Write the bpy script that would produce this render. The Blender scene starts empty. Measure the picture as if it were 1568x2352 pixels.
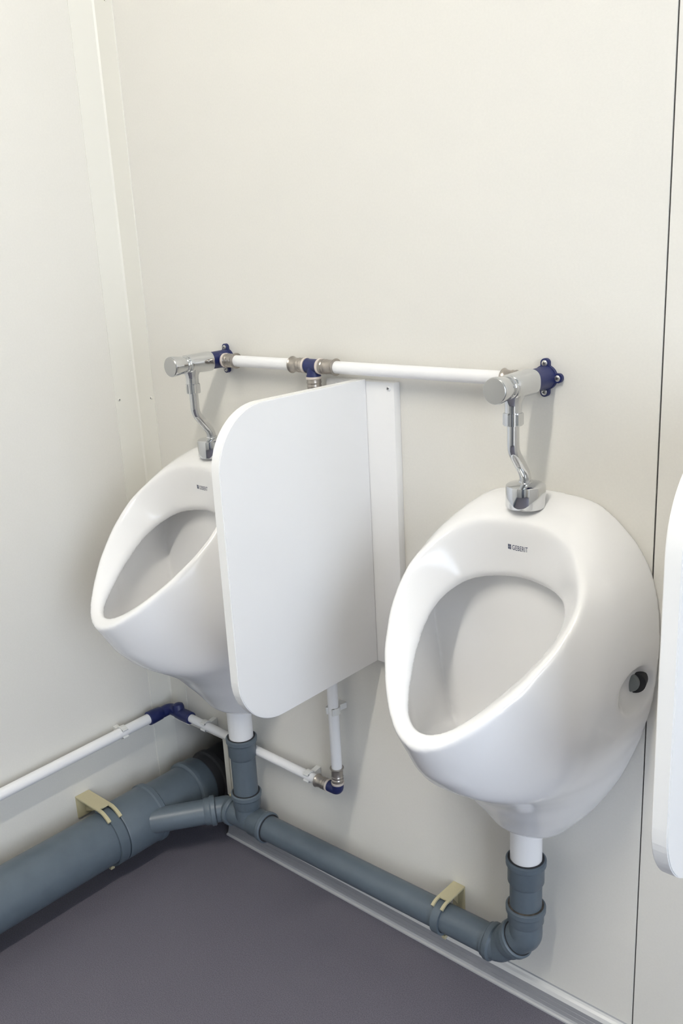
import bpy, bmesh, math, random
import numpy as np
from mathutils import Vector, Matrix, Quaternion

S = bpy.context.scene
COL = S.collection
# ------------------------------------------------------------------ camera
F_PX, YAW, PITCH, ROLL = 2106.58, -0.73487, 0.28085, -0.052842
CAM = Vector((1.5512, -1.1166, 1.2213))
fw = Vector((math.sin(YAW)*math.cos(PITCH), math.cos(YAW)*math.cos(PITCH), -math.sin(PITCH)))
rt = fw.cross(Vector((0, 0, 1))).normalized(); up = rt.cross(fw)
rt2 = rt*math.cos(ROLL)+up*math.sin(ROLL); up2 = -rt*math.sin(ROLL)+up*math.cos(ROLL)
cd = bpy.data.cameras.new('camera'); cam = bpy.data.objects.new('camera', cd); COL.objects.link(cam)
cd.sensor_fit = 'VERTICAL'; cd.sensor_height = 36.0; cd.lens = 36.0*F_PX/2352.0
cd.clip_start = 0.02; cd.clip_end = 50
M = Matrix((rt2, up2, -fw)).transposed().to_4x4(); M.translation = CAM
cam.matrix_world = M
S.camera = cam
# ------------------------------------------------------------------ world, exposure
w = bpy.data.worlds.new('world'); S.world = w; w.use_nodes = True
w.node_tree.nodes['Background'].inputs[0].default_value = (0.6, 0.7, 0.9, 1)
w.node_tree.nodes['Background'].inputs[1].default_value = 0.3
S.view_settings.view_transform = 'Standard'; S.view_settings.look = 'None'
S.view_settings.gamma = 1.0; S.view_settings.use_curve_mapping = False
S.view_settings.exposure = 0.87
# ------------------------------------------------------------------ lights of the room
LAMP_X, LAMP_Y, LAMP_Z = 1.09, -1.35, 2.36
def area(name, loc, sx, sy, power, color, rot=(0, 0, 0)):
    l = bpy.data.lights.new(name, 'AREA'); l.shape = 'RECTANGLE'; l.size = sx; l.size_y = sy
    l.energy = power; l.color = color
    o = bpy.data.objects.new(name, l); COL.objects.link(o); o.location = loc; o.rotation_euler = rot
    return o
area('added_cool_light', (2.96, -1.35, 1.05), 1.8, 1.1, 15.0, (0.74, 0.84, 1.0), (0, math.radians(90), 0))  # unseen cool source, added to light the room from the right

# ------------------------------------------------------------------ materials
def mat(name, col, rough=0.5, metal=0.0, bump=0.0, bscale=300, var=0.0, vscale=8, coat=0.0, spec=0.5, emis=None, var_col=None):
    m = bpy.data.materials.new(name); m.use_nodes = True
    nt = m.node_tree; b = nt.nodes['Principled BSDF']
    b.inputs['Base Color'].default_value = (*col, 1); b.inputs['Roughness'].default_value = rough
    b.inputs['Metallic'].default_value = metal; b.inputs['Coat Weight'].default_value = coat
    b.inputs['Coat Roughness'].default_value = 0.12
    b.inputs['Specular IOR Level'].default_value = spec
    tc = nt.nodes.new('ShaderNodeTexCoord')
    if bump > 0:
        n = nt.nodes.new('ShaderNodeTexNoise'); n.inputs['Scale'].default_value = bscale; n.inputs['Detail'].default_value = 4
        nt.links.new(tc.outputs['Object'], n.inputs['Vector'])
        bp = nt.nodes.new('ShaderNodeBump'); bp.inputs['Strength'].default_value = bump; bp.inputs['Distance'].default_value = 0.001
        nt.links.new(n.outputs['Fac'], bp.inputs['Height']); nt.links.new(bp.outputs['Normal'], b.inputs['Normal'])
    if var > 0:
        n = nt.nodes.new('ShaderNodeTexNoise'); n.inputs['Scale'].default_value = vscale; n.inputs['Detail'].default_value = 6
        nt.links.new(tc.outputs['Object'], n.inputs['Vector'])
        mx = nt.nodes.new('ShaderNodeMix'); mx.data_type = 'RGBA'
        rp = nt.nodes.new('ShaderNodeValToRGB'); rp.color_ramp.elements[0].position = 0.35; rp.color_ramp.elements[1].position = 0.65
        nt.links.new(n.outputs['Fac'], rp.inputs['Fac']); nt.links.new(rp.outputs['Color'], mx.inputs['Factor'])
        c2 = var_col or tuple(c*(1-var) for c in col)
        mx.inputs['A'].default_value = (*col, 1); mx.inputs['B'].default_value = (*c2, 1)
        nt.links.new(mx.outputs['Result'], b.inputs['Base Color'])
    if emis:
        b.inputs['Emission Color'].default_value = (*emis[0], 1); b.inputs['Emission Strength'].default_value = emis[1]
    return m
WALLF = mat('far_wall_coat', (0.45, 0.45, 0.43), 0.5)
WALL = mat('wall_powder_coat', (0.748, 0.731, 0.684), 0.42, bump=0.12, bscale=700, var=0.02, vscale=300, spec=0.35)
TRIM = mat('trim_powder_coat', (0.775, 0.762, 0.705), 0.38, bump=0.05, bscale=500)
CEIL = mat('ceiling_white', (0.66, 0.66, 0.64), 0.6)
FLOOR = mat('grey_vinyl', (0.160, 0.152, 0.188), 0.5, bump=0.3, bscale=700, var=0.45, vscale=600)
VOIDSHADE = mat('cavity_shade', (0.02, 0.022, 0.028), 0.9)
GAP = mat('seam_gap', (0.05, 0.05, 0.05), 0.8)
CER = mat('white_ceramic', (0.865, 0.862, 0.865), 0.20, coat=0.35, spec=0.5)
LAM = mat('white_laminate', (0.815, 0.81, 0.805), 0.35, bump=0.03, bscale=600)
LEDGE = mat('white_edge_band', (0.84, 0.84, 0.83), 0.35)
PVCW = mat('white_plastic_pipe', (0.84, 0.84, 0.85), 0.3)
HT = mat('grey_drain_plastic', (0.104, 0.134, 0.163), 0.38, bump=0.04, bscale=200, var=0.08, vscale=30)
RUBSHADE = mat('seal_rubber_and_shade', (0.025, 0.026, 0.03), 0.7)  # seals, and the shaded inner length of the wall socket
BLUE = mat('blue_fitting_plastic', (0.012, 0.019, 0.098), 0.42)
STEEL = mat('press_sleeve_steel', (0.48, 0.44, 0.40), 0.32, metal=0.9, var=0.2, vscale=60)
SEAL = mat('clear_sleeve_ring', (0.62, 0.55, 0.49), 0.3)
CHROME = mat('polished_chrome', (0.66, 0.67, 0.68), 0.06, metal=1.0)
CHROMS = mat('satin_chrome', (0.50, 0.50, 0.49), 0.25, metal=1.0)
SCREW = mat('screw_zinc', (0.62, 0.61, 0.58), 0.3, metal=0.9)
SLOT = mat('screw_recess', (0.06, 0.06, 0.07), 0.6)
CLIPW = mat('white_clip_plastic', (0.74, 0.74, 0.72), 0.4)
BEIGE = mat('beige_clamp_plastic', (0.52, 0.47, 0.30), 0.45)
ALU = mat('brushed_aluminium', (0.46, 0.47, 0.50), 0.42, metal=0.6, bump=0.08, bscale=60)
ALULIT = mat('lit_aluminium_edge', (0.68, 0.68, 0.68), 0.4, metal=0.3)  # lighter copy of the aluminium for edges that catch light
CAPG = mat('grey_screw_cap', (0.22, 0.24, 0.24), 0.35)
INK = mat('grey_print_ink', (0.10, 0.11, 0.17), 0.5)
DOORG = mat('added_door_grey', (0.10, 0.11, 0.13), 0.45)
GLOW = mat('lamp_diffuser', (0.9, 0.9, 0.9), 0.4, emis=((1.0, 0.95, 0.85), 56.0))
PANE = mat('added_glow_pane', (0.8, 0.85, 0.9), 0.4, emis=((0.75, 0.85, 1.0), 0.8))  # glowing pane of the added window
RUST = mat('rusty_stain', (0.10, 0.085, 0.07), 0.8, var=0.5, vscale=120)

# ------------------------------------------------------------------ helpers
class MB:
    """collects faces, then links them as ONE mesh object"""
    def __init__(s): s.v = []; s.f = []; s.m = []; s.sm = []
    def add(s, vs, fs, mi=0, smooth=True):
        o = len(s.v); s.v += [tuple(v) for v in vs]
        s.f += [tuple(i+o for i in f) for f in fs]; s.m += [mi]*len(fs); s.sm += [smooth]*len(fs)
        return s
    def build(s, name, mats, parent=None, angle=35):
        if not isinstance(mats, (list, tuple)): mats = [mats]
        me = bpy.data.meshes.new(name); me.from_pydata(s.v, [], s.f)
        for m in mats: me.materials.append(m)
        me.polygons.foreach_set('material_index', s.m); me.polygons.foreach_set('use_smooth', s.sm)
        bm = bmesh.new(); bm.from_mesh(me); bmesh.ops.recalc_face_normals(bm, faces=bm.faces); bm.to_mesh(me); bm.free()
        if angle: me.set_sharp_from_angle(angle=math.radians(angle))
        me.update()
        o = bpy.data.objects.new(name, me); COL.objects.link(o)
        if parent: o.parent = parent
        return o
def frame(d):
    d = Vector(d).normalized(); a = Vector((0, 0, 1)) if abs(d.z) < 0.9 else Vector((1, 0, 0))
    u = d.cross(a).normalized(); return d, u, d.cross(u)
def lathe(mb, org, d, prof, n=48, mi=0, closed=False, smooth=True):
    """prof: list of (distance along d, radius)"""
    org = Vector(org); d, u, v = frame(d); vs = []; fs = []
    for (t, r) in prof:
        for k in range(n):
            a = 2*math.pi*k/n; vs.append(org+d*t+u*(r*math.cos(a))+v*(r*math.sin(a)))
    m = len(prof)
    for i in range(m-1 if not closed else m):
        j = (i+1) % m
        for k in range(n):
            l = (k+1) % n; fs.append((i*n+k, i*n+l, j*n+l, j*n+k))
    if not closed:
        fs.append(tuple(range(n))); fs.append(tuple((m-1)*n+k for k in range(n)))
    return mb.add(vs, fs, mi, smooth)
def tube(mb, pts, r, n=32, mi=0, radii=None):
    pts = [Vector(p) for p in pts]; vs = []; fs = []; pu = None
    for i, p in enumerate(pts):
        if i == 0: d = pts[1]-p
        elif i == len(pts)-1: d = p-pts[i-1]
        else: d = (pts[i+1]-p).normalized()+(p-pts[i-1]).normalized()
        d.normalize()
        if pu is None: _, u, v = frame(d)
        else: u = (pu-d*pu.dot(d)).normalized(); v = d.cross(u)
        pu = u; rr = radii[i] if radii else r
        for k in range(n):
            a = 2*math.pi*k/n; vs.append(p+u*(rr*math.cos(a))+v*(rr*math.sin(a)))
    for i in range(len(pts)-1):
        for k in range(n):
            l = (k+1) % n; fs.append((i*n+k, i*n+l, (i+1)*n+l, (i+1)*n+k))
    fs.append(tuple(range(n))); fs.append(tuple((len(pts)-1)*n+k for k in range(n)))
    return mb.add(vs, fs, mi)
def arc(pts, rad, seg=8):
    """round the corners of a polyline"""
    pts = [Vector(p) for p in pts]; out = [pts[0]]
    for i in range(1, len(pts)-1):
        a = (pts[i-1]-pts[i]).normalized(); b = (pts[i+1]-pts[i]).normalized()
        ang = a.angle(b); t = rad/math.tan(ang/2)
        p0 = pts[i]+a*t; p1 = pts[i]+b*t
        for k in range(seg+1):
            s = k/seg; out.append((1-s)**2*p0+2*s*(1-s)*pts[i]+s*s*p1)
    out.append(pts[-1]); return out
def box(mb, lo, hi, bev=0.0, mi=0, rot=None, piv=None):
    bm = bmesh.new(); bmesh.ops.create_cube(bm, size=1)
    lo = Vector(lo); hi = Vector(hi)
    for v in bm.verts: v.co = Vector(((v.co.x+.5)*(hi.x-lo.x)+lo.x, (v.co.y+.5)*(hi.y-lo.y)+lo.y, (v.co.z+.5)*(hi.z-lo.z)+lo.z))
    if bev > 0: bmesh.ops.bevel(bm, geom=bm.edges[:], offset=bev, segments=2, affect='EDGES', profile=0.5)
    if rot:
        pv = Vector(piv) if piv else (lo+hi)/2
        for v in bm.verts: v.co = rot @ (v.co-pv)+pv
    bm.verts.index_update()
    mb.add([v.co.copy() for v in bm.verts], [[v.index for v in f.verts] for f in bm.faces], mi, bev > 0); bm.free()
    return mb
def prism(mb, poly, fn, a, b, mi=0, smooth=False):
    """poly 2D points; fn(u,v,t)->3D; extruded from t=a to t=b"""
    n = len(poly); vs = [fn(u, v, a) for u, v in poly]+[fn(u, v, b) for u, v in poly]
    fs = [tuple(range(n)), tuple(range(n, 2*n))]+[(i, (i+1) % n, n+(i+1) % n, n+i) for i in range(n)]
    return mb.add(vs, fs, mi, smooth)
def empty(name, loc=(0, 0, 0)):
    o = bpy.data.objects.new(name, None); COL.objects.link(o); o.location = loc; o.empty_display_size = 0.05; return o
def tag(o, label=None, cat=None, group=None, kind=None):
    for k, v in (('label', label), ('category', cat), ('group', group), ('kind', kind)):
        if v: o[k] = v
    return o
def reparent(root):
    """children were modelled in world coordinates: move them into the root's frame"""
    off = root.location.copy()
    for c in root.children:
        if c.type == 'MESH':
            if not c.get('_d'): c.data.transform(Matrix.Translation(-off)); c['_d'] = 1
            for g in c.children:
                if g.type == 'MESH' and not g.get('_d'): g.data.transform(Matrix.Translation(-off)); g['_d'] = 1
    for c in list(root.children):
        for q in [c]+list(c.children):
            if q.get('_d'): del q['_d']
def copy_tree(o, parent=None):
    c = o.copy(); COL.objects.link(c); c.parent = parent
    for ch in list(o.children): copy_tree(ch, c)
    return c

# ------------------------------------------------------------------ room shell
X1, Y1, H = 3.0, -2.9, 2.40
SEAM = 1.0905
HX, HZ = 0.170, 0.222          # service opening in the back wall, at the corner
floor = box(MB(), (-0.06, Y1-0.06, -0.05), (X1+0.06, 0.40, 0.0)).build('floor', FLOOR); tag(floor, 'grey vinyl floor with fine speckle', kind='structure')
ceil = box(MB(), (-0.06, Y1-0.06, H), (X1+0.06, 0.06, H+0.05)).build('ceiling', CEIL); tag(ceil, kind='structure')
wl = box(MB(), (-0.06, Y1, 0), (0, 0.40, H)).build('wall_left', WALL); tag(wl, kind='structure')
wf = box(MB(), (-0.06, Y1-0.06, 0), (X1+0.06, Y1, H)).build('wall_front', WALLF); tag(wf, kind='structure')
# right wall with an opening for the added window
mb = MB()
WY0, WY1, WZ0, WZ1 = -1.95, -0.75, 0.10, 2.0
box(mb, (X1, Y1, 0), (X1+0.06, WY0, H)); box(mb, (X1, WY1, 0), (X1+0.06, 0.06, H))
box(mb, (X1, WY0, 0), (X1+0.06, WY1, WZ0)); box(mb, (X1, WY0, WZ1), (X1+0.06, WY1, H))
wr = mb.build('wall_right', WALL); tag(wr, kind='structure')
win = empty('added_window', (X1, (WY0+WY1)/2, WZ0)); tag(win, 'unseen frosted window added in the right wall as cool light source', kind='structure')  # out of view, added as a light source
mb = MB(); t = .04
box(mb, (X1+.005, WY0, WZ0), (X1+.055, WY0+t, WZ1), .003); box(mb, (X1+.005, WY1-t, WZ0), (X1+.055, WY1, WZ1), .003)
box(mb, (X1+.005, WY0+t, WZ0), (X1+.055, WY1-t, WZ0+t), .003); box(mb, (X1+.005, WY0+t, WZ1-t), (X1+.055, WY1-t, WZ1), .003)
mb.build('added_window_frame', TRIM, win)
box(MB(), (X1+.028, WY0+t, WZ0+t), (X1+.034, WY1-t, WZ1-t)).build('added_pane', PANE, win); reparent(win)
door = empty('added_door', (1.75, Y1, 0)); tag(door, 'unseen dark grey door added behind the camera for the chrome to reflect', kind='structure')  # out of view, added as a dark reflection in the chrome
box(MB(), (1.30, Y1+.001, .01), (2.15, Y1+.030, 2.02), .003).build('added_door_leaf', DOORG, door)
mb = MB(); box(mb, (1.22, Y1+.001, 0), (1.295, Y1+.045, 2.10), .002); box(mb, (2.155, Y1+.001, 0), (2.23, Y1+.045, 2.10), .002); box(mb, (1.295, Y1+.001, 2.025), (2.155, Y1+.045, 2.10), .002)
mb.build('added_door_frame', TRIM, door)
mb = MB(); tube(mb, arc([(1.38, Y1+.03, 1.03), (1.38, Y1+.08, 1.03), (1.50, Y1+.08, 1.03)], .012), .009, 16); mb.build('added_door_handle', CHROME, door); reparent(door)
# back wall: two panels with a dark open joint, and the notch cut for the drain
wb = empty('wall_back', (1.0, 0, 0)); tag(wb, kind='structure')
g = 0.0011
mb = MB()
box(mb, (0, 0, HZ), (SEAM-g, 0.05, H)); box(mb, (HX, 0, 0), (SEAM-g, 0.05, HZ)); mb.build('wall_panel', WALL, wb)
box(MB(), (SEAM+g, 0, 0), (X1, 0.05, H)).build('wall_panel', WALL, wb)
box(MB(), (SEAM-g, 0.0025, 0), (SEAM+g, 0.045, H)).build('joint_strip', GAP, wb)
reparent(wb)
# service void behind the notch, its walls coloured near black for shade
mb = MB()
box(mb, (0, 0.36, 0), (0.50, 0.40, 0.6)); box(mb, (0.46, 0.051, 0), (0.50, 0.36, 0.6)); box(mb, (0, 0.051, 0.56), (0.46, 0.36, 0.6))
vd = mb.build('void_shade', VOIDSHADE); tag(vd, 'void behind the wall notch, walls coloured dark for its shade', kind='structure')
# corner cover strips
th = 0.0016; tw = 0.0555
mb = MB()
prism(mb, [(0, -tw), (th, -tw), (th*1.2, -th*3), (th*3, -th*1.2), (tw, -th), (tw, 0), (0, 0)], lambda u, v, t: (u, v, t), HZ-.002, H)
tr = mb.build('trim_1', TRIM); tag(tr, 'cream corner cover strip between left and back wall', kind='structure')
box(MB(), (0, -tw, 0.0), (th, -0.0, HZ-.002)).build('corner_flange', TRIM, tr)
def pan_screw(name, pos, d, r, parent, m=SCREW, hgt=0.0022):
    mb = MB(); d = Vector(d).normalized()
    lathe(mb, Vector(pos), d, [(0, r), (hgt*.45, r*.97), (hgt*.8, r*.75), (hgt, r*.35), (hgt*1.02, 0.0001)], n=20)
    _, u, v = frame(d)
    uu = (u+v*0.4).normalized(); vv = d.cross(uu)
    for a, b in ((uu, vv), (vv, uu)):
        c = Vector(pos)+d*(hgt*.98)
        l = r*.55; wd = r*.13
        vs = [c+a*sx*l+b*sy*wd+d*dz for dz in (-hgt*.3, hgt*.12) for sx, sy in ((-1, -1), (1, -1), (1, 1), (-1, 1))]
        mb.add(vs, [(0, 1, 2, 3), (4, 5, 6, 7), (0, 1, 5, 4), (1, 2, 6, 5), (2, 3, 7, 6), (3, 0, 4, 7)], 1, False)
    return mb.build(name, [m, SLOT], parent)
pan_screw('screw', (th, -0.0472, 0.9507), (1, 0, 0), 0.0032, tr, TRIM)
pan_screw('screw', (0.0475, -th, 0.9503), (0, -1, 0), 0.0032, tr, TRIM)
pan_screw('screw', (0.0400, -th, 1.668), (0, -1, 0), 0.0032, tr, TRIM)
# cut-edge strip along the notch
mb = MB()
box(mb, (HX-.002, -.0035, .09), (HX+.012, -.0002, HZ+.004), .0008); box(mb, (HX+.0145, -.003, .09), (HX+.0185, -.0002, HZ+.002), .0006)
t2 = mb.build('trim_2', TRIM); tag(t2, 'cream edge strip beside the drain notch', kind='structure')
# aluminium skirting
SX = 0.174
prof = [(0, .0), (-.022, 0), (-.0225, .0035), (-.0185, .0045), (-.0165, .0075), (-.0150, .0135), (-.0143, .0138), (-.0143, .0146), (-.0148, .015),
        (-.0134, .0215), (-.0127, .0218), (-.0127, .0226), (-.0131, .023), (-.0118, .029), (-.0085, .0345), (-.0050, .0375), (-.0028, .0405), (0, .0410)]
mb = MB()
n = len(prof)
for (a, b) in ((SX, SEAM-.0006), (SEAM+.0006, X1)):
    vs = [(a, y, z) for y, z in prof]+[(b, y, z) for y, z in prof]
    fs = [tuple(range(n)), tuple(range(n, 2*n))]; mb.add(vs, fs, 0, False)
    for i in range(n):
        j = (i+1) % n
        mb.add([vs[i], vs[j], vs[n+j], vs[n+i]], [(0, 1, 2, 3)], 1 if i in (1, 2, 13, 14, 15) else 0, False)  # top bevel painted brighter for caught light, foot lip likewise
bb = mb.build('baseboard_back', [ALU, ALULIT]); tag(bb, 'brushed aluminium skirting strip at the foot of the back wall', kind='structure')

# ------------------------------------------------------------------ ceiling lamp (above the frame)
lamp = empty('ceiling_lamp', (LAMP_X, LAMP_Y, H)); tag(lamp, 'long white tube lamp on the ceiling above the frame', 'lamp')
box(MB(), (LAMP_X-.11, LAMP_Y-.55, H-.03), (LAMP_X+.11, LAMP_Y+.55, H), .004).build('lamp_housing', CEIL, lamp)
tube(MB(), [(LAMP_X, LAMP_Y-.5, H-.066), (LAMP_X, LAMP_Y+.5, H-.066)], .030).build('lamp_tube', GLOW, lamp)
reparent(lamp)

# ------------------------------------------------------------------ urinals: surface nets over a signed distance field
def cubic(xs, ys):
    xs = np.array(xs, float); ys = np.array(ys, float); h = np.diff(xs); d = np.diff(ys)/h
    m = np.zeros(len(xs)); m[0] = d[0]; m[-1] = d[-1]
    for i in range(1, len(xs)-1):
        if d[i-1]*d[i] > 0:
            w1 = 2*h[i]+h[i-1]; w2 = h[i]+2*h[i-1]; m[i] = (w1+w2)/(w1/d[i-1]+w2/d[i])
    def f(x):
        x = np.clip(x, xs[0], xs[-1]); i = np.clip(np.searchsorted(xs, x)-1, 0, len(xs)-2)
        t = (x-xs[i])/h[i]; t2 = t*t; t3 = t2*t
        return (2*t3-3*t2+1)*ys[i]+(t3-2*t2+t)*h[i]*m[i]+(-2*t3+3*t2)*ys[i+1]+(t3-t2)*h[i]*m[i+1]
    return f
def polar(tab, s0):
    pts = [(s, x) for s, x in tab]
    th = [math.atan2(x, s-s0) for s, x in pts]; r = [math.hypot(x, s-s0) for s, x in pts]
    o = np.argsort(th); th = np.array(th)[o]; r = np.array(r)[o]
    th = np.concatenate([-th[1:][::-1], th, 2*math.pi-th[:-1][::-1]]); r = np.concatenate([r[1:][::-1], r, r[:-1][::-1]])
    k = np.concatenate([[True], np.diff(th) > 1e-6]); th = th[k]; r = r[k]
    g = np.linspace(-math.pi, math.pi, 721); v = np.interp(g, th, r)
    ker = np.hanning(31); ker /= ker.sum(); v = np.convolve(np.concatenate([v[-31:-1], v, v[1:31]]), ker, 'same')[30:-30]
    return lambda t: np.interp(t, g, v)
def smax(a, b, k):
    h = np.clip(0.5-0.5*(b-a)/k, 0, 1); return b*(1-h)+a*h+k*h*(1-h)
def smin(a, b, k): return -smax(-a, -b, k)

ZT = [.335, .355, .375, .40, .43, .46, .484, .505, .524, .545, .565, .580, .595, .608, .621, .65, .689, .73, .782, .82, .845, .86, .874, .888]
WT = [.040, .050, .066, .086, .105, .122, .133, .141, .148, .155, .160, .164, .167, .169, .1705, .173, .1745, .172, .161, .141, .118, .100, .076, .025]
DT = [.078, .086, .096, .112, .136, .162, .190, .220, .248, .270, .2925, .303, .3125, .3215, .331, .334, .308, .290, .258, .190, .145, .118, .092, .035]
wz = cubic(ZT, WT); dz_ = cubic(ZT, DT)
NY, NZ = 0.680, 0.7332
P0Y, P0Z = 0.0756, 0.857
OUT = [(-.004, 0), (-.002, .03), (.0026, .054), (.02, .089), (.036, .103), (.058, .118), (.08, .130), (.10, .1355), (.12, .1365), (.147, .1335), (.1875, .1225), (.205, .115), (.247, .095), (.268, .083), (.29, .0685), (.307, .055), (.33, .031), (.342, 0)]
INN = [(.055, 0), (.059, .033), (.072, .068), (.083, .080), (.105, .092), (.133, .0975), (.16, .0945), (.192, .0855), (.22, .076), (.246, .064), (.275, .050), (.299, .035), (.312, .020), (.319, 0)]
hx = 0.003
gx = np.arange(-0.198, 0.1981, hx); gy = np.arange(0.0-hx*2, 0.360, hx); gz = np.arange(0.325, 0.905, hx)
GX, GY, GZ = np.meshgrid(gx, gy, gz, indexing='ij')
def normalise(Fv):
    a, b, c = np.gradient(Fv, hx); gg = np.sqrt(a*a+b*b+c*c)
    return Fv/np.maximum(gg, 0.35*np.median(gg))
def body(dw, dd, n=2.25):
    W = np.maximum(wz(gz)-dw, .004)[None, None, :]; D = np.maximum(dz_(gz)-dd, .004)[None, None, :]
    Yc = np.maximum(GY, 0)
    r = ((np.abs(GX)/W)**n+(Yc/D)**n+1e-9)**(1/n)
    return (r-1)*np.minimum(W, D)
O = normalise(body(0, 0))
# top dome: limit height so the top falls away smoothly to both sides
O = smax(O, GZ-.881, .012)
O = smax(O, .345+.28*GY-GZ, .008)
q = (GY-P0Y)*NY+(GZ-P0Z)*NZ
s_ = (GY-P0Y)*NZ-(GZ-P0Z)*NY
s0o, s0i = .15, .17
ro = polar(OUT, s0o); ri = polar(INN, s0i)
eo = np.hypot(GX, s_-s0o)-ro(np.arctan2(np.abs(GX), s_-s0o))
ei = np.hypot(GX, s_-s0i)-ri(np.arctan2(np.abs(GX), s_-s0i))
lip = .0045
kk = np.interp(s_, [.02, .06, .11, .20, .30, .34], [3.0, 1.0, .55, .42, .28, .22])
lipcut = (eo-.0005-kk*(-q))/np.sqrt(1+kk*kk)
O = smax(O, lipcut, .010)
Bd = smax(O, q, .0060)
Bd = np.maximum(Bd, 0.0008-GY)
din = np.maximum(ei, 0); dout = np.maximum(-(eo+lip), 0)
t_ = np.clip(din/np.maximum(din+dout, 1e-5), 0, 1)
t_ = np.where(eo+lip > 0, 1.0, t_)
Dp = np.clip(.0625-.2254*(s_-.055), 0.003, .07)
band = Dp*(1-t_)**1.25
c1 = (-q)-band                       # <0 above the funnel band
c1 = np.where(t_ >= 1, np.maximum(c1, eo+lip), c1)
c1 = c1*0.8
dwt = np.interp(gz, [.50, .555, .62, .69, .78, .90], [.042, .038, .030, .016, .014, .014])
inner = normalise(body(dwt, .016))
back = np.interp(gz, [.50, .555, .62, .69, .78, .90], [.095, .085, .072, .060, .048, .046])[None, None, :]-GY
c2 = smax(ei, (-q)-(Dp+.030), .004)        # throat
c2 = np.maximum(c2, back)
c3 = smax(inner, back, .003)      # bowl interior with flat back
c3 = smax(c3, .505-GZ+.25*(GY-.05), .03)
c3 = smax(c3, q+Dp+.013, .008)
c3 = smax(c3, lipcut+.015, .010)
cav = smin(smin(c1, c2, .004), c3, .006)
SD = smax(Bd, -cav, .005)
# side recesses for the fixing screws
for sx in (-1, 1):
    ex, ey, ez = GX-sx*.184, GY-.060, GZ-.642
    ca, sa = math.cos(math.radians(-12)), math.sin(math.radians(-12))
    yy = ey*ca-ez*sa; zz = ey*sa+ez*ca
    k0 = np.sqrt((ex/.034)**2+(yy/.055)**2+(zz/.037)**2)
    e = (k0-1)*.036
    SD = smax(SD, -smax(e, .012-GY, .004), .005)
def surface_nets(V, ox, oy, oz, h):
    nx, ny, nz = V.shape; ins = V < 0
    cells = np.zeros((nx-1, ny-1, nz-1), int)
    for a in (0, 1):
        for b in (0, 1):
            for c in (0, 1): cells += ins[a:nx-1+a, b:ny-1+b, c:nz-1+c]
    act = (cells > 0) & (cells < 8); I = np.argwhere(act); idx = -np.ones(act.shape, int); idx[act] = np.arange(len(I))
    P = np.zeros((len(I), 3)); cnt = np.zeros(len(I))
    cor = [(a, b, c) for a in (0, 1) for b in (0, 1) for c in (0, 1)]
    for A in cor:
        for ax in range(3):
            if A[ax]: continue
            B = list(A); B[ax] = 1
            va = V[I[:, 0]+A[0], I[:, 1]+A[1], I[:, 2]+A[2]]; vb = V[I[:, 0]+B[0], I[:, 1]+B[1], I[:, 2]+B[2]]
            m = (va < 0) != (vb < 0); t = np.where(m, va/np.where(m, va-vb, 1), 0)
            p = np.tile(np.array(A, float), (len(I), 1)); p[:, ax] += t
            P[m] += p[m]; cnt += m
    P = P/cnt[:, None]+I
    F = []
    for ax in range(3):
        o1, o2 = [(1, 2), (2, 0), (0, 1)][ax]
        sl = [slice(1, -1)]*3; sl[ax] = slice(0, -1); sl2 = list(sl); sl2[ax] = slice(1, None)
        A = ins[tuple(sl)]; B = ins[tuple(sl2)]
        E = np.argwhere(A != B)
        base = E+1; base[:, ax] -= 1
        flip = A[tuple(E.T)]
        def cell(d1, d2):
            c = base.copy(); c[:, o1] -= d1; c[:, o2] -= d2; return idx[c[:, 0], c[:, 1], c[:, 2]]
        Q = np.stack([cell(1, 1), cell(0, 1), cell(0, 0), cell(1, 0)], 1)
        Q[~flip] = Q[~flip][:, ::-1]; F.append(Q)
    F = np.concatenate(F); F = F[(F >= 0).all(1)]
    return P*h+np.array([ox, oy, oz]), F
PV, PF = surface_nets(SD, gx[0], gy[0], gz[0], hx)
# relax: two rounds of neighbour averaging, then project back on the field
def sample(V, P):
    c = (P-np.array([gx[0], gy[0], gz[0]]))/hx
    c = np.clip(c, 0, np.array(V.shape)-1.001); i = c.astype(int); f = c-i; o = 0
    for a in (0, 1):
        for b in (0, 1):
            for d in (0, 1):
                o = o+V[i[:, 0]+a, i[:, 1]+b, i[:, 2]+d]*np.where(a, f[:, 0], 1-f[:, 0])*np.where(b, f[:, 1], 1-f[:, 1])*np.where(d, f[:, 2], 1-f[:, 2])
    return o
E_ = np.concatenate([PF[:, [0, 1]], PF[:, [1, 2]], PF[:, [2, 3]], PF[:, [3, 0]]])
E_ = np.concatenate([E_, E_[:, ::-1]])
deg = np.bincount(E_[:, 0], minlength=len(PV)).astype(float)
flat_back = PV[:, 1] < .0025
for it in range(4):
    A = np.stack([np.bincount(E_[:, 0], PV[E_[:, 1], k], minlength=len(PV)) for k in range(3)], 1)/np.maximum(deg, 1)[:, None]
    nv = PV+0.6*(A-PV); nv[flat_back, 1] = PV[flat_back, 1]; PV = nv
UZ0 = 0.36
def urinal_mesh():
    me = bpy.data.meshes.new('ceramic_body')
    V = np.stack([PV[:, 0], -PV[:, 1], PV[:, 2]-UZ0], 1)
    me.vertices.add(len(V)); me.vertices.foreach_set('co', V.ravel())
    F = PF[:, ::-1]
    me.loops.add(F.size); me.loops.foreach_set('vertex_index', F.ravel().astype(np.int32))
    me.polygons.add(len(F)); me.polygons.foreach_set('loop_start', np.arange(0, F.size, 4, dtype=np.int32))
    me.update(calc_edges=True); me.polygons.foreach_set('use_smooth', [True]*len(F))
    me.materials.append(CER); me.validate(); me.update()
    return me
UME = urinal_mesh()
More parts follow.
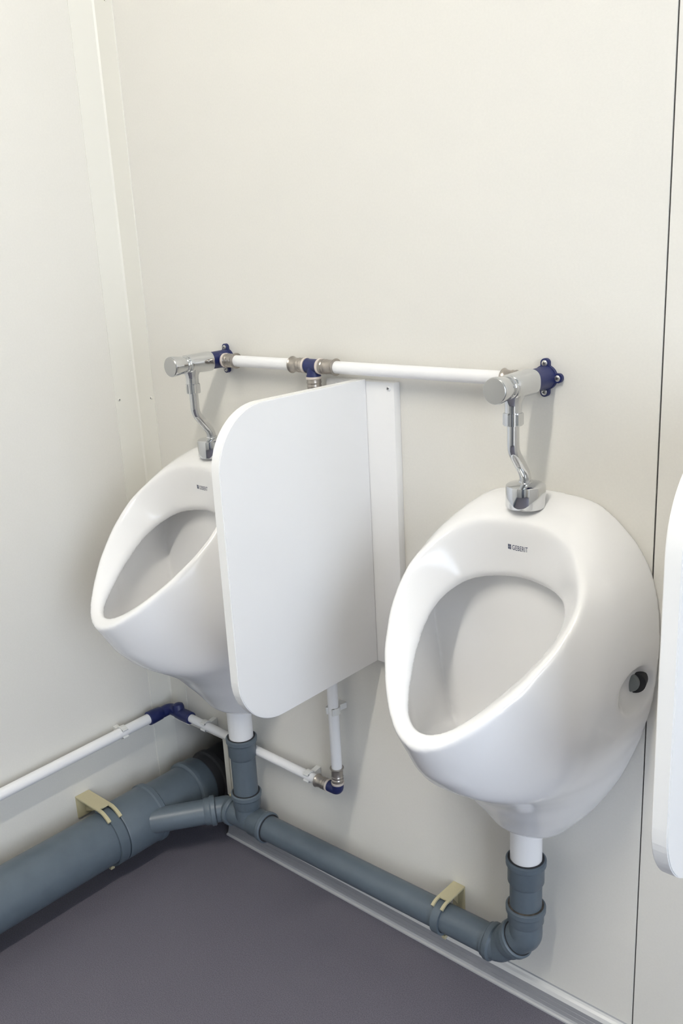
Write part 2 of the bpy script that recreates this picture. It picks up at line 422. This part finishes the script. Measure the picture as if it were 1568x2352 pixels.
def drop_print(pts, lift=.0003):
    """pts given on the rim plane (x, s): fall along the plane's normal onto the ceramic"""
    P = np.array([(x, P0Y+s*NZ, P0Z-s*NY) for x, s in pts]); nrm = np.array([0, NY, NZ]); out = np.zeros((len(P), 3)); done = np.zeros(len(P), bool)
    prev = sample(SD, P+nrm*.01)
    for k in range(1, 300):
        t = .01-k*.0003; cur = sample(SD, P+nrm*t)
        hit = (~done) & (cur <= 0) & (prev > 0)
        tt = t+.0003*np.where(hit, (-cur)/np.maximum(prev-cur, 1e-9), 0)
        out[hit] = (P+nrm*(tt+lift)[:, None])[hit]; done |= hit; prev = cur
    out[~done] = P[~done]
    return [(a, -b, c-UZ0) for a, b, c in out]
def print_mesh():
    cu = bpy.data.curves.new('t', 'FONT'); cu.body = 'GEBERIT'; cu.size = .0062; cu.space_character = 1.08; cu.offset = .00008; cu.resolution_u = 3
    ob = bpy.data.objects.new('t', cu); COL.objects.link(ob)
    dg = bpy.context.evaluated_depsgraph_get(); me = bpy.data.meshes.new_from_object(ob.evaluated_get(dg))
    bm = bmesh.new(); bm.from_mesh(me); bmesh.ops.triangulate(bm, faces=bm.faces)
    bmesh.ops.subdivide_edges(bm, edges=bm.edges[:], cuts=1); bmesh.ops.triangulate(bm, faces=bm.faces)
    vs = [(v.co.x*1.0, v.co.y*1.05) for v in bm.verts]; bm.verts.index_update(); fs = [[v.index for v in f.verts] for f in bm.faces]; bm.free()
    bpy.data.objects.remove(ob)
    xs = [v[0] for v in vs]; w_ = max(xs)-min(xs)
    x0 = min(xs); vs = [(x-x0+.0062, y) for x, y in vs]
    # the square mark with a small bright cross in it
    def sq(a, b, c, d):
        o = len(vs); vs.extend([(a, b), (c, b), (c, d), (a, d)]); fs.append([o, o+1, o+2, o+3])
    u = .0046
    for i in range(2):
        for j in range(2): sq(i*u/2+.0001*i, j*u/2+.0001*j, (i+1)*u/2-.0001*(1-i), (j+1)*u/2-.0001*(1-j))
    tot = w_+.0062
    P = drop_print([(x-tot/2, .0300-y+.002) for x, y in vs])
    me2 = bpy.data.meshes.new('printed_logo'); me2.from_pydata(P, [], fs); me2.materials.append(INK); return me2
PME = print_mesh()
def make_urinal(x0, label):
    r = empty('urinal', (x0, 0, UZ0)); tag(r, label, 'urinal', 'white ceramic wall urinals')
    b = bpy.data.objects.new('ceramic_body', UME); COL.objects.link(b); b.parent = r
    p = bpy.data.objects.new('printed_logo', PME); COL.objects.link(p); p.parent = r
    for sx in (-1, 1):
        mb = MB(); lathe(mb, (sx*.1490, -.036, .643-UZ0), (sx*.25, -1, 0), [(0, .0135), (.008, .0135), (.0095, .0125), (.010, .0115), (.010, .0001)], n=28)
        lathe(mb, (sx*.152, -.024, .643-UZ0), (sx*.25, -1, 0), [(0, .0155), (.016, .0155), (.016, .0001)], n=28, mi=1)
        c = mb.build('screw_cap', [CAPG, RUBSHADE], r); tag(c, 'grey round screw cap')
    mb = MB(); lathe(mb, (0, -.050, .385-UZ0), (0, 0, -1), [(0, .0245), (.115, .0245)], n=48)
    mb.build('outlet_pipe', PVCW, r)
    return r
URX = (0.2856, 0.9320)
ul = make_urinal(URX[0], 'left white urinal in the corner, half hidden by the divider panel')
ul.location = (URX[0]-.001, -.0080, UZ0); ul.rotation_euler.z = math.radians(-2.4)   # hangs slightly askew
bpy.context.view_layer.update()
for ch in ul.children:
    if ch.name.startswith('outlet_pipe'): ch.matrix_parent_inverse = ul.matrix_world.inverted() @ Matrix.Translation((URX[0], 0, UZ0))
make_urinal(URX[1], 'right white urinal in front of the bare wall, fully visible')

# ------------------------------------------------------------------ flush valves
VZ = 1.0378
def make_valve(x0, label, z=VZ):
    r = empty('flush_valve', (x0, 0, z)); tag(r, label, 'flush valve', 'chrome push flush valves')
    # body: rounded block round the axis, with a neck below
    mb = MB(); sec = []
    prof = [(-.0455, .0150, .0150), (-.046, .0172, .0172), (-.052, .0174, .0172), (-.060, .0172, .0170), (-.078, .0168, .0165), (-.090, .0165, .0162), (-.0965, .0160, .0160), (-.098, .0150, .0150)]
    n = 40; vs = []; fs = []
    for (y, rx, rz) in prof:
        for k in range(n):
            a = 2*math.pi*k/n; c, s = math.cos(a), math.sin(a); e = 2.6
            m = (abs(c)**e+abs(s)**e)**(-1/e); vs.append((x0+rx*c*m, y, z+rz*s*m))
    for i in range(len(prof)-1):
        for k in range(n): l = (k+1) % n; fs.append((i*n+k, i*n+l, (i+1)*n+l, (i+1)*n+k))
    fs += [tuple(range(n)), tuple((len(prof)-1)*n+k for k in range(n))]; mb.add(vs, fs)
    YN = -.0865
    lathe(mb, (x0, YN, z-.008), (0, 0, -1), [(0, .0155), (.008, .0140), (.012, .0118), (.017, .0112), (.028, .0112)], n=32)
    mb.build('valve_body', CHROME, r, 50)
    mb = MB(); lathe(mb, (x0, -.097, z), (0, -1, 0), [(0, .0145), (.001, .0152), (.003, .0155), (.005, .0148), (.006, .0135)], n=40)
    mb.build('collar_ring', CHROME, r)
    mb = MB(); lathe(mb, (x0, -.099, z), (0, -1, 0), [(0, .0140), (.006, .0140), (.009, .0154), (.025, .0174), (.0305, .0176), (.0320, .0172)], n=48)
    lathe(mb, (x0, -.099, z), (0, -1, 0), [(.0316, .0166), (.0326, .0166), (.0332, .0160), (.0336, .0001)], n=48, mi=1)
    mb.build('push_button', [CHROME, CHROMS], r)
    # hexagonal union nut
    mb = MB(); zn = z-.034
    lathe(mb, (x0, YN, zn), (0, 0, -1), [(0, .0118), (.0015, .0136), (.016, .0136), (.0175, .0118)], n=6, smooth=False)
    lathe(mb, (x0, YN, zn-.0005), (0, 0, -1), [(0, .0124), (.0165, .0124)], n=24)
    mb.build('union_nut', CHROME, r)
    YB = -.0540; ZB = .9020
    pts = arc([(x0, YN, zn-.01), (x0, YN, .952), (x0, YB, .912), (x0, YB, ZB-.01)], .030, 10)
    tube(MB(), pts, .0080, 28).build('flush_pipe', CHROME, r)
    mb = MB(); lathe(mb, (x0, YB, .8680), (0, 0, 1), [(0, .0262), (.0015, .0272), (.028, .0272), (.0305, .0266), (.0320, .0245), (.0345, .0115), (.0350, .0100), (.0370, .0098), (.0375, .0085)], n=56)
    mb.build('spreader_cap', CHROME, r)
    reparent(r); return r
make_valve(.2848, 'left chrome push flush valve above the corner urinal', 1.0390)
make_valve(.9304, 'right chrome push flush valve above the fully visible urinal', 1.0375)

# ------------------------------------------------------------------ water pipe run
wp = empty('water_pipe_run', (.5226, -.028, 1.039)); tag(wp, 'white water pipe with blue fittings running round the back and left walls', 'pipe')
YP = -.028
def sleeve(org, d, L=.030, r=.0118, nm='press_sleeve'):
    """stainless press sleeve; flare ring at the pipe end (far end), clear ring at the body end"""
    k = r/.0118
    mb = MB(); lathe(mb, org, d, [(0, .0102*k), (.0, .0125*k), (.0035, .0130*k), (.0045, .0120*k)], n=36, mi=1)
    lathe(mb, org, d, [(.0045, .0105*k), (.0045, .0118*k), (.008, .0118*k), (.010, .0124*k), (.012, .0113*k), (.016, .0122*k), (.018, .0113*k), (L-.006, .0119*k), (L-.003, .0126*k), (L-.001, .0140*k), (L, .0138*k), (L, .0102*k)], n=36)
    return mb.build(nm, [STEEL, SEAL], wp)
def zt(x): return 1.0392-.0032*(x-.3)
def seg(pts, r, nm='pipe'): return tube(MB(), pts, r, 36).build(nm, PVCW, wp)
seg([(.325, YP, zt(.325)), (.49, YP, zt(.49))], .0099)
seg([(.562, YP, zt(.562)), (.889, YP, zt(.889))], .0099)
def wall_plate(x0, z, mirror):
    mb = MB(); n = 64; poly = []
    lob = [math.pi/2, 0, -math.pi/2, math.pi]
    for k in range(n*2):
        a = math.pi*k/n; r = .0172
        for l in lob:
            dd = math.atan2(math.sin(a-l), math.cos(a-l))
            c = .0195*math.cos(dd); s2 = .0066**2-(.0195*math.sin(dd))**2
            if s2 > 0 and c > 0: r = max(r, c+math.sqrt(s2))
            # web between disc and lobe
        poly.append((r*math.cos(a), r*math.sin(a)))
    prism(mb, poly, lambda u, v, t: (x0+u, t, z+v), -.0004, -.0060)
    lathe(mb, (x0, -.0055, z), (0, -1, 0), [(0, .0165), (.006, .0155), (.022, .0152), (.041, .0150), (.0415, .0140)], n=44)
    s = -1 if mirror else 1
    lathe(mb, (x0, YP+.004, z), (s, 0, 0), [(0, .012), (.020, .0120)], n=36)
    b = mb.build('wall_plate', BLUE, wp, 30)
    for a in lob:
        if (a == 0 and not mirror) or (a == math.pi and mirror): continue
        pan_screw('screw', (x0+.0195*math.cos(a), -.0060, z+.0195*math.sin(a)), (0, -1, 0), .0043, b)
    return b
wall_plate(.2848, 1.0390, False); wall_plate(.9304, 1.0375, True)
sleeve((.3085, YP, zt(.30)), (1, 0, 0)); sleeve((.9100, YP, zt(.91)), (-1, 0, 0))
mb = MB(); lathe(mb, (.5085, YP, zt(.52)), (1, 0, 0), [(0, .0112), (.0015, .0120), (.005, .0112), (.0225, .0112), (.026, .0120), (.0275, .0112)], n=36)
lathe(mb, (.5222, YP, zt(.52)), (0, 0, -1), [(0, .0110), (.013, .0110), (.016, .0122), (.0175, .0122)], n=36)
mb.build('tee_fitting', BLUE, wp)
sleeve((.5085, YP, zt(.50)), (-1, 0, 0), .0335); sleeve((.5360, YP, zt(.55)), (1, 0, 0), .0365); 
RX, RY = .5222, YP
sleeve((RX, RY, 1.0215), (0, 0, -1), .034)
seg([(RX, RY, .995), (RX, RY, .280)], .0099)
LZ = .2585
sleeve((RX, RY, .2655), (0, 0, 1), .034, .0112)
mb = MB(); tube(mb, arc([(RX, RY, .2675), (RX, RY, LZ-.006), (RX-.0235, RY, LZ-.006)], .008), .0108, 30)
mb.build('elbow_fitting', BLUE, wp)
def lz(x): return .2525+(.487-x)*.028
sleeve((RX-.022, RY, lz(.495)), (-1, 0, 0), .031, .0112)
seg([(.475, RY, lz(.475)), (.092, RY, lz(.092))], .0090)
CZ = lz(.06)+.0005
mb = MB()
lathe(mb, (.100, RY, lz(.1)), (-1, 0, 0), [(0, .0115), (.001, .0132), (.012, .0136), (.030, .0134), (.045, .0125)], n=36)
tube(mb, arc([(.060, RY, CZ), (.028, RY, CZ), (.026, -.060, CZ-.002)], .012), .0125, 30)
lathe(mb, (.060, RY, CZ), (-.15, 0, 1), [(0, .0128), (.014, .0128), (.019, .0110), (.0215, .006), (.022, .0001)], n=36)
lathe(mb, (.026, -.086, CZ-.001), (0, 1, 0), [(0, .0125), (.001, .0150), (.012, .0152), (.032, .0142), (.036, .0125)], n=36)
mb.build('corner_fitting', BLUE, wp)
seg([(.026, -.078, CZ-.001), (.026, -2.3, CZ-.030)], .0112)
reparent(wp)
# plastic pipe clips
def make_clip(pos, axis, wall, r, label):
    """axis: pipe direction, wall: direction to the wall"""
    pos = Vector(pos); a = Vector(axis).normalized(); wdir = Vector(wall).normalized(); s = a.cross(wdir)
    o = empty('pipe_clip', pos); tag(o, label, 'pipe clip', 'white plastic pipe clips')
    n = 28; pts = []
    r0, r1 = r+.0002, r+.0026
    for k in range(n+1):
        t = math.radians(40+280*k/n); pts.append((math.cos(t), math.sin(t)))
    poly = [(p[0]*r1, p[1]*r1) for p in pts]+[(p[0]*r0, p[1]*r0) for p in pts[::-1]]
    # opening faces away from the wall
    mb = MB(); hw = .0065
    def fn(u, v, t): return -wdir*u+s*v+a*t
    m2 = len(pts); vs = [fn(u, v, t) for t in (-hw, hw) for u, v in poly]; N = len(poly); fs = []
    for i in range(N): j = (i+1) % N; fs.append((i, j, N+j, N+i))
    for i in range(m2-1):
        for b_ in (0, N): fs.append((b_+i, b_+i+1, b_+N-2-i, b_+N-1-i))
    mb.add(vs, fs, 0, False)
    for sg in (-1, 1):
        c0 = math.radians(40)
        e = fn(math.cos(c0)*(r+.0015), sg*math.sin(c0)*(r+.0015), 0)
        lathe(mb, e-a*hw, a, [(0, .0026), (2*hw, .0026)], n=10)
    o_ = mb.build('clip_ring', CLIPW, o)
    mb = MB(); dist = abs(wdir.dot(Vector((0, 0, 0))-pos)) if False else None
    return o, fn, hw, mb
def clip(pos, axis, wall, r, gap, label):
    o, fn, hw, mb = make_clip(pos, axis, wall, r, label)
    k = []
    for u, v in ((-gap+.0006, -.008), (-gap+.0006, .008), (-r-.001, .005), (-r-.001, -.005)): k.append((u, v))
    vs = [fn(u, v, t) for t in (-hw*.85, hw*.85) for u, v in k]
    mb.add(vs, [(0, 1, 2, 3), (4, 5, 6, 7), (0, 1, 5, 4), (1, 2, 6, 5), (2, 3, 7, 6), (3, 0, 4, 7)], 0, False)
    mb.build('clip_base', CLIPW, o); return o
clip((.026, -.153, CZ-.002), (0, 1, 0), (-1, 0, 0), .0114, .026, 'white pipe clip on the left wall near the corner')
clip((.148, RY, lz(.148)), (1, 0, 0), (0, 1, 0), .0092, .028, 'white pipe clip on the back wall behind the left outlet pipe')
clip((.448, RY, lz(.448)), (1, 0, 0), (0, 1, 0), .0092, .028, 'white pipe clip left of the low blue elbow')
clip((RX, RY, .418), (0, 0, 1), (0, 1, 0), .0101, .028, 'white pipe clip on the vertical pipe under the divider')

# ------------------------------------------------------------------ divider panels
def rounded_panel(depth, z0, z1, rt, rb, n=16):
    p = [(-.016, z0), (-.016, z1)]
    for k in range(n+1): a = math.radians(90+90*k/n); p.append((-(depth-rt)+rt*math.cos(a), z1-rt+rt*math.sin(a)))
    for k in range(n+1): a = math.radians(180+90*k/n); p.append((-(depth-rb)+rb*math.cos(a), z0+rb+rb*math.sin(a)))
    return p
def make_divider(x0, label, depth=.330, zlo=.538, zhi=1.0205, rt=.090, rb=.085):
    r = empty('divider_panel', (x0, 0, .53)); tag(r, label, 'divider', 'white urinal divider panels')
    th_ = .0088; z0, z1 = zlo, zhi; xb = x0; x0 = x0+.0060
    poly = rounded_panel(depth, z0, z1, rt, rb)
    n = len(poly); mb = MB(); bm = bmesh.new()
    vs = [bm.verts.new((x0-th_, y, z)) for y, z in poly]; f = bm.faces.new(vs)
    ex = bmesh.ops.extrude_face_region(bm, geom=[f]); ev = [e for e in ex['geom'] if isinstance(e, bmesh.types.BMVert)]
    for v in ev: v.co.x += 2*th_
    big = [e for e in bm.edges if abs(e.verts[0].co.x-e.verts[1].co.x) < 1e-6]
    bmesh.ops.bevel(bm, geom=big, offset=.0012, segments=2, affect='EDGES')
    bm.normal_update(); bm.verts.index_update()
    for fc in bm.faces:
        mb.add([v.co.copy() for v in fc.verts], [tuple(range(len(fc.verts)))], 0 if abs(fc.normal.x) > .9 else 1, False)
    bm.free(); ob = mb.build('panel', [LAM, LEDGE], r, 0)
    bm = bmesh.new(); bm.from_mesh(ob.data); bmesh.ops.remove_doubles(bm, verts=bm.verts, dist=1e-5); bm.to_mesh(ob.data); bm.free()
    for p_ in ob.data.polygons: p_.use_smooth = True
    ob.data.set_sharp_from_angle(angle=math.radians(50))
    mb = MB(); box(mb, (xb-.070, -.0158, z0), (xb+.070, 0, z1-.003), .0012); bd = mb.build('mounting_board', LAM, r)
    for sx in (-.048, .066-.006):
        for zz in (z1-.012, z0+.014):
            pan_screw('screw', (xb+sx, -.0158, zz), (0, -1, 0), .0042, bd, LEDGE)
    # narrow joint line where panel meets board
    reparent(r); return r
make_divider(.6075, 'white divider panel between the two urinals')
make_divider(1.2420, 'white divider panel at the right edge, cut off by the frame', .337, .556, 1.030, .095, .095)

# ------------------------------------------------------------------ drains
dr = empty('drain_pipe_run', (.082, -.19, .09)); tag(dr, 'grey plastic drain pipe run along the foot of the left and back walls', 'drain pipe')
def ht_socket(mb, mouth, d, R=.025, L=.046):
    """socket whose mouth is at 'mouth' and that runs along d back to the pipe"""
    k = R/.025; q_ = .5+.5*k
    P = [(.004, R), (0, R+.0012), (0, R+.0040), (.0018, R+.0062*q_), (.0095, R+.0062*q_), (.0120, R+.0036), (.0135, R+.0033), (L-.006, R+.0033), (L, R)]
    lathe(mb, mouth, d, P, n=48)
    lathe(mb, mouth, d, [(-.0008, R+.0001), (-.0008, R+.0030), (.0006, R+.0030), (.0006, R+.0001)], n=48, mi=1, closed=True)
def dz0(x): return .1060+.018*(x-.33)
YD = -.050
# right stack: vertical pipe with socket
XR = .9320
def part(mb, nm, mats=(HT, RUBSHADE)): return mb.build(nm, list(mats), dr, 40)
mb = MB(); ht_socket(mb, (XR, YD, .3045), (0, 0, -1)); tube(mb, [(XR, YD, .262), (XR, YD, .192)], .0250, 48); part(mb, 'upright_pipe')
z_h = dz0(.88)
m1 = Vector((XR, YD, .2195))
mb = MB(); ht_socket(mb, m1, (0, 0, -1), L=.034)
tube(mb, arc([(XR, YD, .192), (XR, YD, z_h+.047), (XR-.018, YD, z_h+.047-.018)], .012), .0262, 48)
part(mb, 'elbow', (HT, RUST))
dgn = Vector((-1, 0, -1)).normalized()
c45 = Vector((XR-.0135, YD, z_h+.0335))
mb = MB(); ht_socket(mb, c45, dgn, L=.030)
tube(mb, arc([c45+dgn*.02, Vector((XR-.047, YD, z_h)), Vector((XR-.066, YD, z_h))], .010), .0262, 48)
part(mb, 'elbow')
mb = MB(); 
lathe(mb, (.8660, YD, z_h), (1, 0, 0), [(0, .026), (0, .0300), (.002, .0312), (.009, .0312), (.012, .0275), (.020, .0262)], n=48)
lathe(mb, (.8660, YD, z_h), (-1, 0, 0), [(0, .026), (.001, .0278), (.001, .0285), (.0045, .0285), (.0045, .026)], n=48)
part(mb, 'elbow_socket')
part(tube(MB(), [(.335, YD, dz0(.335)), (.8700, YD, z_h)], .0250, 48), 'collector_pipe')
# tee under the left urinal
XL = .2856; zt2 = dz0(.30)
mb = MB()
ht_socket(mb, (.3450, YD, dz0(.345)), (-1, 0, -.018))
tube(mb, [(.312, YD, dz0(.312)), (.2440, YD, dz0(.244))], .0262, 48)
ht_socket(mb, (XL, YD, .1690), (0, 0, -1), L=.036); tube(mb, [(XL, YD, .139), (XL, YD, .108)], .0262, 48)
part(mb, 'tee')
mb = MB(); ht_socket(mb, (XL, YD, .2940), (0, 0, -1)); tube(mb, [(XL, YD, .256), (XL, YD, .150)], .0250, 48); part(mb, 'upright_pipe')
zb = dz0(.24)-.002
bx = Vector((-.62, -.785, -.03)).normalized(); cB = Vector((.2200, YD, zb))
mb = MB()
lathe(mb, (.2460, YD, zb+.002), (-1, 0, 0), [(0, .0262), (0, .0300), (.002, .0312), (.009, .0312), (.012, .0275), (.018, .0262)], n=48)
tube(mb, arc([(.240, YD, zb+.001), cB, cB+bx*.030], .014), .0262, 48)
part(mb, 'elbow')
mb = MB(); mth = cB+bx*.024
ht_socket(mb, mth, bx, L=.026); tube(mb, [mth+bx*.015, mth+bx*.135], .0258, 48); part(mb, 'branch_pipe')
# big pipe
XB, ZB_ = .0815, .0885
def ringsock(mb, y0, y1, R0=.055, R1=.0605, bead=.0635, flip=1):
    """socket from mouth y0 to shoulder y1"""
    L = y1-y0; s = 1 if L > 0 else -1; L = abs(L)
    lathe(mb, (XB, y0, ZB_), (0, s, 0), [(0, R0+.0004), (0, R1-.001), (.002, R1), (L-.016, R1), (L-.013, bead), (L-.004, bead), (L-.001, R1-.001), (L, R0)], n=72)
part(tube(MB(), [(XB, -2.38, ZB_+.012), (XB, -.235, ZB_)], .0550, 72), 'main_pipe')
mb = MB(); ringsock(mb, -.238, -.140)
tube(mb, [(XB, -.15, ZB_), (XB, -.02, ZB_)], .0562, 72)
part(mb, 'branch_tee')
mb = MB(); lathe(mb, (XB, -.050, ZB_), (0, 1, 0), [(0, .0563), (.001, .0600), (.004, .0630), (.014, .0630), (.018, .0600), (.040, .0600), (.046, .0562)], n=72)
lathe(mb, (XB, -.050, ZB_), (0, 1, 0), [(.045, .0560), (.066, .0560), (.068, .0615), (.080, .0615), (.084, .0575), (.20, .0562), (.22, .03)], n=72, mi=1)  # inner length coloured dark to paint the shade inside the opening
part(mb, 'wall_socket')
reparent(dr)

# clamps that hold the drains to the walls
def make_clamp(c, axis, wall, R, gap, top, hw, label, tail=True):
    """c: pipe centre; gap: centre to wall; top: top of bracket above centre"""
    c = Vector(c); a = Vector(axis).normalized(); wd = Vector(wall).normalized(); upv = Vector((0, 0, 1))
    o = empty('pipe_clamp', c); tag(o, label, 'pipe clamp', 'beige and grey drain pipe clamps')
    def fn(u, v, t): return -wd*u+upv*v+a*t          # u away from the wall
    tk = .0030; mb = MB()
    # back plate and top plate
    poly = [(-gap+.0005, top-.050), (-gap+.0005, top), (-.002, top), (-.002, top-tk), (-gap+.0005+tk, top-tk), (-gap+.0005+tk, top-.050)]
    N = len(poly); vs = [fn(u, v, t) for t in (-hw, hw) for u, v in poly]
    fs = [(0, 1, 4, 5), (1, 2, 3, 4), (N, N+1, N+4, N+5), (N+1, N+2, N+3, N+4)]+[(i, (i+1) % N, N+(i+1) % N, N+i) for i in range(N)]
    mb.add(vs, fs, 0, False)
    # stiffening gusset near the far side
    tri = [(-gap+.003, top-.042), (-gap+.003, top-.002), (-.004, top-.002), (-R*.25, R+.002), (-gap*.6, R*.72)]
    vs = [fn(u, v, t) for t in (hw*.1, hw*.1+.003) for u, v in tri]; N = 5
    mb.add(vs, [(0, 1, 2, 3, 4), (5, 6, 7, 8, 9)]+[(i, (i+1) % N, N+(i+1) % N, N+i) for i in range(N)], 0, False)
    # two prongs curling over the strap
    pr = []
    r_out = R+.0075
    a0 = math.pi/2; 
    st = [(-.003, top-tk/2)]
    for k in range(9):
        t = math.radians(84-26*k/8); rr = (top-tk/2)*(1-k/8)+r_out*(k/8) if top > r_out else top-tk/2+(r_out-top)*k/8
        st.append((math.cos(t)*rr, math.sin(t)*rr))
    for sg in (-1, 1):
        tA, tB = (sg*hw, sg*(hw-hw*.42))
        up_ = []; dn = []
        for i, (u, v) in enumerate(st):
            l = math.hypot(u, v) or 1; nx_, nz_ = u/l, v/l
            w_ = tk*(.55+.25*(i/len(st)))
            up_.append((u+nx_*w_, v+nz_*w_)); dn.append((u-nx_*w_, v-nz_*w_))
        for i in range(len(st)-1):
            q4 = [up_[i], up_[i+1], dn[i+1], dn[i]]
            vs = [fn(u, v, t) for t in (tA, tB) for u, v in q4]
            mb.add(vs, [(0, 1, 2, 3), (4, 5, 6, 7), (0, 1, 5, 4), (1, 2, 6, 5), (2, 3, 7, 6), (3, 0, 4, 7)], 0, False)
    b = mb.build('bracket', BEIGE, o)
    # grey strap round the pipe
    mb = MB(); n = 48; r0, r1 = R+.0004, R+.0048; hs = hw*.62
    A = [math.radians(112-250*k/n) for k in range(n+1)]
    rings = [[(r1*math.cos(t), r1*math.sin(t)) for t in A], [(r0*math.cos(t), r0*math.sin(t)) for t in A]]
    vs = []
    for (rg, t) in ((rings[0], -hs), (rings[0], hs), (rings[1], hs), (rings[1], -hs)): vs += [fn(u, v, t) for u, v in rg]
    m_ = n+1; fs = []
    for i in range(n):
        for k in range(4): l = (k+1) % 4; fs.append((k*m_+i, k*m_+i+1, l*m_+i+1, l*m_+i))
    fs += [(0, m_, 2*m_, 3*m_), (m_-1, 2*m_-1, 3*m_-1, 4*m_-1)]
    mb.add(vs, fs); mb.build('strap', HT, o)
    # lower hook of the bracket
    mb = MB(); t0 = math.radians(-78)
    ux, vx = math.cos(t0)*(R+.005), math.sin(t0)*(R+.005)
    k4 = [(ux-.004, vx+.001), (ux+.006, vx+.002), (ux+.004, vx-.006), (ux-.003, vx-.005)]
    vs = [fn(u, v, t) for t in (-hw*.9, -hw*.35) for u, v in k4]
    mb.add(vs, [(0, 1, 2, 3), (4, 5, 6, 7), (0, 1, 5, 4), (1, 2, 6, 5), (2, 3, 7, 6), (3, 0, 4, 7)], 0, False)
    mb.build('hook', BEIGE, o)
    return o
make_clamp((XB, -.252, ZB_), (0, 1, 0), (-1, 0, 0), .0552, XB, .0690, .0165, 'large beige clamp holding the wide drain to the left wall')
make_clamp((.7720, YD, dz0(.772)), (-1, 0, 0), (0, 1, 0), .0252, -YD, .0350, .0120, 'small beige clamp holding the narrow drain to the back wall')
mb = MB()
random.seed(4)
box(mb, (.224, -.037, dz0(.23)+.0262), (.238, -.026, dz0(.23)+.0295), .0006, rot=Matrix.Rotation(.5, 3, 'Z'))
box(mb, (.226, -.046, dz0(.23)+.0262), (.231, -.034, dz0(.23)+.0300), .0006, rot=Matrix.Rotation(-.6, 3, 'Z'))
box(mb, (.232, -.044, dz0(.23)+.0258), (.237, -.033, dz0(.23)+.0285), .0006, rot=Matrix.Rotation(.9, 3, 'Y'))
sc = mb.build('plastic_scrap', BEIGE); tag(sc, 'small torn beige plastic scrap lying on the drain elbow in the corner', 'scrap')
